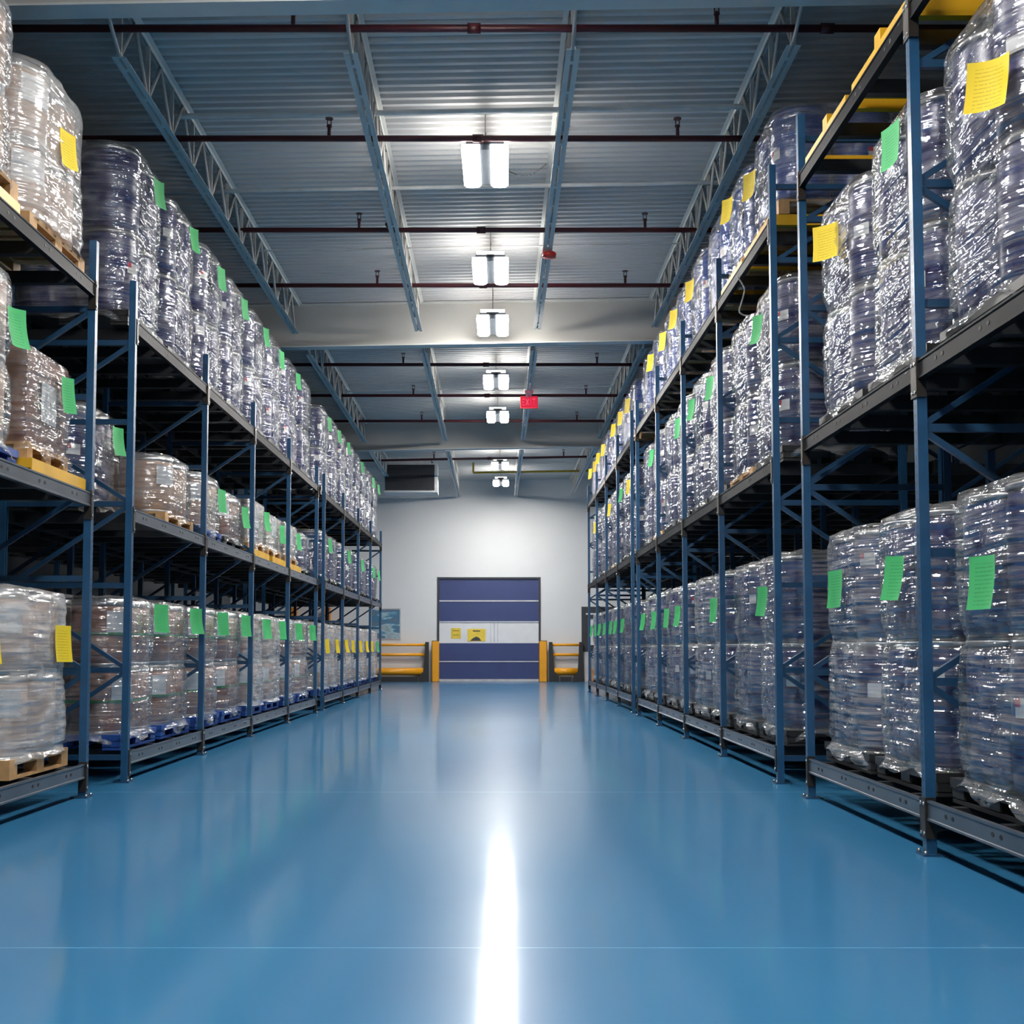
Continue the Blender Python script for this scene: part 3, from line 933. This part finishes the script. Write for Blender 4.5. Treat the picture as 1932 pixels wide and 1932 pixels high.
def wrap_mesh(kind, h, tiers, seed, nu=128, nv=64, box=False):
    """film shell round a load standing on a pallet 0.14 high"""
    rg = random.Random(seed)
    sx = Vector((rg.random() * 50, rg.random() * 50, rg.random() * 50))
    a = 0.585; r = 0.285 if not box else 0.07
    pts, tot = outline(a, r, nu)
    zt = 0.14 + h * tiers
    bag = kind == 'bag'
    dirs = [(rg.uniform(5, 12) * rg.choice((-1, 1)), rg.uniform(45, 110), rg.uniform(0, 6), rg.uniform(0.0008, 0.0022)) for _ in range(5)]
    m_ = MB()
    ncap = 7
    rows = nv + ncap
    for j in range(rows):
        for (p, nn, s) in pts:
            cs = Vector((nn.x * 1.3, nn.y * 1.3, 0))
            low = 0.075 + 0.055 * noise.noise(Vector((p.x * 3.2, p.y * 3.2, seed * 3.1))) + 0.03 * math.cos(s / tot * 2 * PI * 8)
            if bag: low = 0.12 + 0.03 * noise.noise(Vector((p.x * 5, p.y * 5, seed)))
            if j < nv:
                v = j / (nv - 1)
                z = low + (zt + 0.012 - low) * v
                ins = 0.0
                for q in range(1, tiers):
                    zb = 0.14 + h * q
                    ins += (0.030 if not bag else 0.015) * math.exp(-((z - zb) / 0.08) ** 2)
                if z < 0.22: ins += 0.02 * math.exp(-((z - 0.17) / 0.035) ** 2)
                if z < 0.14: ins -= 0.028 * min(1, (0.14 - z) / 0.06)
                ins += 0.02 * max(0, (z - (zt - 0.10)) / 0.11) ** 2
                if not bag and tiers > 0:
                    zm = ((z - 0.14) / h) % 1.0
                    ins -= 0.006 * math.sin(PI * zm)
                d = -ins
                d += 0.010 * noise.noise(Vector((p.x * 3, p.y * 3, z * 3)) + sx) + 0.008 * noise.noise(Vector((p.x * 9, p.y * 9, z * 16)) + sx)
                for (ks, kz, ph, am) in dirs:
                    d += am * math.sin(ks * s + kz * z + ph) * (0.5 + noise.noise(Vector((p.x * 4, p.y * 4, z * 4)) + sx))
                if z < 0.17: d += 0.022 * noise.noise(Vector((p.x * 12, p.y * 12, z * 22)) + sx)
                if bag:
                    d += 0.018 * noise.noise(Vector((p.x * 6, p.y * 6, z * 1.2)) + sx) + 0.02 + 0.02 * (1 - v)
                d = max(d, -0.05)
                P = p + nn * d
                m_.v.append((P.x, P.y, z))
            else:
                k = (j - nv + 1) / ncap
                sc_ = 1 - k * (0.42 if not bag else 0.93) - 0.035
                zz = zt + 0.016 + 0.03 * math.sin(PI * min(1, k * 1.2)) * (0.5 + noise.noise(Vector((p.x * 7, p.y * 7, k * 3)) + sx)) + (0.05 * k if bag else 0.0)
                m_.v.append((p.x * sc_, p.y * sc_, zz))
    for j in range(rows - 1):
        for i in range(nu):
            i2 = (i + 1) % nu
            m_.face([j * nu + i, j * nu + i2, (j + 1) * nu + i2, (j + 1) * nu + i], True)
    if bag: m_.face([(rows - 1) * nu + i for i in range(nu)], True)
    return m_.mesh('stretch_wrap', {'film': M['film'], 'heavy': M['filmheavy'], 'bag': M['filmbag']}[kind])


WR = {}
def wrap(kind, h, tiers, var, box=False):
    k = (kind, h, tiers, var, box)
    if k not in WR: WR[k] = wrap_mesh(kind, h, tiers, 11 + var * 7 + int(h * 100) + (50 if box else 0), box=box)
    return WR[k]


def tag_mesh(w, h, mt, curl, seed):
    m_ = MB(); m_.use(mt); nu, nv = 6, 8
    me_uv = []
    for j in range(nv + 1):
        for i in range(nu + 1):
            u, v = i / nu, j / nv
            x = -curl * ((u - 0.5) ** 2 * 4) * 0.5 - curl * (1 - v) ** 2 * 0.6 + 0.003 * math.sin(seed + u * 5 + v * 3)
            m_.v.append((x, (0.5 - u) * w, (v - 1) * h)); me_uv.append((u, v))
    for j in range(nv):
        for i in range(nu):
            m_.face([j * (nu + 1) + i, j * (nu + 1) + i + 1, (j + 1) * (nu + 1) + i + 1, (j + 1) * (nu + 1) + i], True)
    me = m_.mesh('paper_tag')
    uv = me.uv_layers.new(name='UVMap')
    for l in me.loops: uv.data[l.index].uv = me_uv[l.vertex_index]
    return me


TG = {(c, k): tag_mesh(0.215, 0.28, M['green'] if c == 'green' else M['yell'], (0.03, 0.05, 0.07)[k], k) for c in ('green', 'yellow') for k in range(3)}


def strap_mesh(z):
    pts, tot = outline(0.562, 0.277, 64)
    m_ = MB()
    for (p, nn, s) in pts:
        for dz in (-0.013, 0.013): m_.v.append((p.x, p.y, z + dz))
    for i in range(64):
        j = (i + 1) % 64
        m_.face([2 * i, 2 * j, 2 * j + 1, 2 * i + 1], True)
    return m_.mesh('strap_band', M['strap'])


def cart_mesh():
    m_ = MB(); a = 0.56
    m_.box(-a, a, -a, -a + 0.06, 0, 0.10); m_.box(-a, a, a - 0.06, a, 0, 0.10)
    m_.box(a - 0.06, a, -a + 0.06, a - 0.06, 0.02, 0.10)
    fr = MB(); fr.box(-a - 0.05, -a + 0.0, -a, a, 0.03, 0.10); fr.box(-a - 0.055, -a - 0.045, -a, a, 0.0, 0.10)
    st = MB(); st.box(-a - 0.05, -a, -0.06, 0.06, 0.10, 0.19); st.box(-a - 0.05, -a + 0.04, -0.045, 0.045, 0.10, 0.12)
    return m_.mesh('cart_rails', M['yellow']), fr.mesh('front_bar', M['yellow']), st.mesh('end_stop', M['yellow'])


CART = cart_mesh()
SIDE = {'R': 'right', 'L': 'left'}
LEVN = ['bottom', 'middle', 'top']


def cart(side, lev, y, dx, label, empty=False):
    s = 1 if side == 'R' else -1
    X = (XR + 0.65 + dx) if s > 0 else -(XL + 0.65 + dx)
    z = (RZ if s > 0 else LZ)[lev]
    t = thing('pallet_cart', label, 'cart', (X, y, z), 0 if s > 0 else PI, 'yellow push-back carts')
    for nm, me in zip(('cart_rails', 'front_bar', 'end_stop')[:3 if empty else 2], CART): link(nm, me, t)


STRAP = {}
LOOK = {
    'navy': 'film-wrapped navy drums', 'royal': 'film-wrapped bright blue drums', 'brown': 'film-wrapped brown drums', 'tan': 'film-wrapped tan drums',
    'box': 'film-wrapped brown carton', 'pale': 'film-wrapped pale cartons'}


def load(side, lev, n, y, kind, h, tiers, pal='black', film_='film', var=0, tg=None, tz=None, dx=0.0, strap=False, lift=0.0, label=None, rear=False, tyaw=12, tk=0, lblset=True, talong=-0.05):
    """one pallet load: pallet, drums or cartons, film and its paper tag"""
    s = 1 if side == 'R' else -1
    fs = s
    X = (XR + 0.10 + 0.585 + dx) if s > 0 else -(XL + 0.10 + 0.585 + dx)
    z = (RZ if s > 0 else LZ)[lev] + lift
    tw = {1: '', 2: 'two-high '}[tiers]
    look = LOOK[kind]
    if film_ == 'bag': look = look.replace('film-wrapped', 'white-bagged')
    tgs = (' with %s tag' % tg) if tg else ''
    where = ORD[n] + ' from camera' if n >= 0 else ('just outside view' if n == -1 else 'farther outside view')
    lb = label or '%s%s on pallet%s, %s rack %s shelf, %s' % (tw, look, tgs, SIDE[side], LEVN[lev], where)
    t = thing('pallet_load', lb, 'pallet', (X, y, z), 0 if s > 0 else PI, '%s loads on the %s rack %s shelf' % ('pallet', SIDE[side], LEVN[lev]))
    link('pallet', PAL[pal], t)
    if kind in ('box', 'pale'):
        m_ = MB(); m_.use(M['brown'] if kind == 'box' else M['carton'])
        me_key = ('box', kind, h)
        if me_key not in DR:
            m_.box(-0.55, 0.55, -0.55, 0.55, 0.0, h - 0.06)
            m_.box(-0.56, 0.56, -0.56, 0.56, h - 0.14, h)
            DR[me_key] = m_.mesh('carton')
        cn = link('carton', DR[me_key], t, (0, 0, 0.14))
        lm = ('boxlabel',)
        if lm not in DR:
            q = MB().box(-0.566, -0.562, -0.2, 0.2, 0.2, 0.5); q.box(-0.2, 0.2, -0.566, -0.562, 0.2, 0.5); q.box(-0.2, 0.2, 0.562, 0.566, 0.2, 0.5)
            DR[lm] = q.mesh('carton_label', M['white'])
        link('carton_label', DR[lm], cn)
    else:
        for q in range(tiers):
            for (ix, iy) in ((-1, -1), (-1, 1), (1, -1), (1, 1)):
                if ix > 0 and iy == fs: continue
                d = link('drum', drum(kind, h), t, (ix * 0.285, iy * 0.285, 0.14 + q * h), (0, 0, rnd.random() * 0.4))
                if lblset and iy != fs:
                    near = -fs
                    ang = math.atan2(near * 0.5, -0.8) if ix < 0 else near * PI / 2
                    ang += rnd.choice((-0.25, 0.0, 0.2))
                    d.rotation_euler = (0, 0, 0)
                    if kind in ('navy', 'royal'):
                        if rnd.random() < 0.75: link('drum_label', lbl(ang, 0.07, 0.045 if q else 0.05, rnd.random() < 0.5), d, (0, 0, h * rnd.choice((0.5, 0.55, 0.72))))
                    else:
                        link('drum_label', lbl(ang, 0.15, 0.10, False), d, (0, 0, h * 0.66))
    if strap:
        for q in range(tiers):
            zz = round(0.14 + h * (q + 0.48), 3)
            if zz not in STRAP: STRAP[zz] = strap_mesh(zz)
            link('strap_band', STRAP[zz], t)
    link('stretch_wrap', wrap(film_, h, tiers, var, kind in ('box', 'pale')), t)
    if tg:
        zt = tz if tz is not None else 0.14 + h * tiers - 0.10
        a = math.radians(tyaw) * fs
        link('paper_tag', TG[(tg, tk)], t, (-0.628, fs * talong, zt), (math.radians(rnd.uniform(-3, 3)), 0, a))
    return t


def slots(ypos):
    out = []
    for a, b2 in zip(ypos, ypos[1:]):
        L = b2 - a
        out += [a + L * 0.5 - (L * 0.242), a + L * 0.5 + L * 0.242]
    return out


SR = slots(R1) + slots(R2) + slots(R3)
SLF = slots(L1) + slots(L2) + slots(L3)

# right rack, bottom shelf: two-high navy drums, green tags
for i, y in enumerate(SR):
    tg = 'green' if i not in (5, 7, 12) else None
    load('R', 0, i - 1, y, 'navy', 0.80, 2, 'black', 'film' if i % 4 != 3 else 'heavy', i % 4, tg, tz=1.46 if i != 1 else 1.36, tk=i % 3, talong={1: -0.15, 2: -0.18}.get(i, -0.05))
# right rack, middle shelf
for i, y in enumerate(SR):
    tg = {1: 'yellow', 2: 'green', 3: 'yellow', 12: 'yellow', 15: 'yellow', 18: 'yellow'}.get(i, 'green' if i in (4, 6, 7, 8, 10, 13) else None)
    load('R', 1, i - 1, y, 'navy', 0.80, 2, 'black' if i % 5 else 'wood', 'film', (i + 1) % 4, tg, tz={1: 1.32, 3: 1.55, 2: 1.66}.get(i, 1.5), tk=(i + 1) % 3, tyaw=12 if i not in (1, 3) else 45, talong={1: -0.37, 3: 0.05, 2: -0.2}.get(i, -0.05))
# right rack, top shelf: carts, single drums from the second run on
for i, y in enumerate(SR):
    if i < 4:
        cart('R', 2, y, 0, 'empty yellow cart on the top beam of the right rack, %s' % ('farther outside view', 'just outside view', 'nearer of two seen', 'farther of two seen')[i], True)
        continue
    lf = 0.10 if i < 6 else 0.0
    if lf: cart('R', 2, y, 0, 'yellow cart under bright blue drums, right rack top shelf, %s load from camera' % ORD[i - 4])
    load('R', 2, i - 4, y, 'royal', 0.90 if lf else 1.0, 1, 'wood', 'film', i % 3, 'yellow' if i not in (6, 11, 15) else None, tz=0.90 if i != 4 else 0.75, lift=lf, tk=i % 3, tyaw=20, talong=0.3 if i == 4 else 0.1)

# left rack, bottom shelf
for i, y in enumerate(SLF):
    if i < 4:
        load('L', 0, i - 2, y + (0.04 if i == 2 else 0.03), 'tan', 0.60, 2, 'wood', 'bag', i % 2, 'yellow', tz=1.10, tk=0, tyaw=12, talong=0.22)
    elif i < 8:
        load('L', 0, i - 2, y, 'brown', 0.62, 2, 'blue', 'film', i % 3, 'green', tz=1.36, strap=True, tk=i % 3, talong=0.40, tyaw=24)
    elif i < 12:
        load('L', 0, i - 2, y, 'brown', 0.62, 2, 'blue', 'bag' if i in (8, 9) else 'heavy', i % 2, 'green', tz=1.34, strap=True, tk=i % 3, talong=0.36, tyaw=24)
    else:
        load('L', 0, i - 2, y, 'tan', 0.62, 2, 'blue', 'bag', i % 2, 'yellow' if i < 19 else 'green', tz=1.1, tk=i % 3)
# left rack, middle shelf
mid = {0: ('tan', .60, 2, 'wood', 'heavy', 'green'), 1: ('tan', .60, 2, 'wood', 'heavy', 'green'), 2: ('tan', .60, 2, 'blue', 'heavy', 'green'), 3: ('box', .70, 1, 'wood', 'film', 'green'),
       4: ('navy', .88, 1, 'black', 'film', 'green'), 5: ('tan', .60, 1, 'wood', 'film', None), 6: ('tan', .62, 1, 'blue', 'heavy', 'green'), 7: ('brown', .56, 1, 'black', 'film', 'green'),
       8: ('pale', .56, 1, 'wood', 'heavy', 'green'), 9: ('pale', .50, 1, 'wood', 'heavy', 'green'), 10: ('pale', .52, 1, 'wood', 'heavy', 'green'), 11: ('navy', .60, 1, 'black', 'film', None)}
for i, y in enumerate(SLF):
    kd = mid.get(i, ('navy', .88, 1, 'black', 'film', 'green' if i % 2 == 0 or i == 19 else None))
    lift = 0.10 if i in (3, 8, 9, 10) else 0
    if lift: cart('L', 1, 9.04 if i == 3 else y, 0, 'yellow cart under cartons, left rack middle shelf, %s load from camera' % ORD[i - 2])
    ld = load('L', 1, i - 2, {2: 7.87, 3: 9.0}.get(i, y), kd[0], kd[1], kd[2], kd[3], kd[4], i % 2, kd[5], tz=0.14 + kd[1] * kd[2] - (0.1 if kd[2] == 1 else 0.25), dx=0.42 if i == 4 else 0.0, lift=lift, tk=i % 3, talong=0.25)
    if i == 3: ld.scale = (1, 0.72, 1)
# left rack, top shelf
for i, y in enumerate(SLF):
    if i < 4:
        if i == 2: cart('L', 2, y, 0, 'yellow cart under bagged tan drums, left rack top shelf, %s load from camera' % ORD[i - 2])
        load('L', 2, i - 2, y, 'tan', 0.58, 2, 'wood', 'bag' if i == 3 else 'heavy', i % 2, 'yellow' if i == 3 else None, tz=0.95, lift=0.10 if i == 2 else 0, dx=-0.06)
    else:
        load('L', 2, i - 2, y, 'navy', 0.80, 2, 'black', 'film', i % 4, 'green' if i not in (11, 15, 17) else None, tz=1.62, tk=i % 3, talong=0.05)

# loose bits of film and strapping
ctl = [Vector((2.47, 12.0, 4.99)), at(1403, 545, 12.0), at(1402, 560, 12.0), at(1397, 577, 12.0), at(1394, 590, 12.0), at(1402, 597, 12.0), at(1412, 598, 12.0)]
pts = []
for i in range(len(ctl) - 1):
    a_, b_, c_, d_ = ctl[max(i - 1, 0)], ctl[i], ctl[i + 1], ctl[min(i + 2, len(ctl) - 1)]
    for k in range(5):
        u = k / 5
        pts.append(0.5 * (2 * b_ + (c_ - a_) * u + (2 * a_ - 5 * b_ + 4 * c_ - d_) * u * u + (3 * b_ - a_ - 3 * c_ + d_) * u ** 3))
pts.append(ctl[-1])
tag(MB().path(pts, 0.008, 6).build('loose_strap', M['housing2']), 'loose grey strap hanging under the top shelf of the right rack', 'strap')
m_ = MB()
nx, ny = 14, 5
for j in range(ny + 1):
    for i in range(nx + 1):
        u, v = i / nx, j / ny
        m_.v.append((0.55 * u + 0.02 * noise.noise(Vector((u * 6, v * 3, 1))), 0.10 * (v - 0.5) + 0.12 * math.sin(u * 3.0), 0.02 + 0.035 * abs(noise.noise(Vector((u * 7, v * 4, 3)))) + 0.03 * math.sin(PI * u)))
for j in range(ny):
    for i in range(nx): m_.face([j * (nx + 1) + i, j * (nx + 1) + i + 1, (j + 1) * (nx + 1) + i + 1, (j + 1) * (nx + 1) + i], True)
tag(m_.build('film_scrap', M['filmbag'], None, (2.72, 7.62, 0)), 'crumpled scrap of clear film on the floor under the near right rack', 'film')
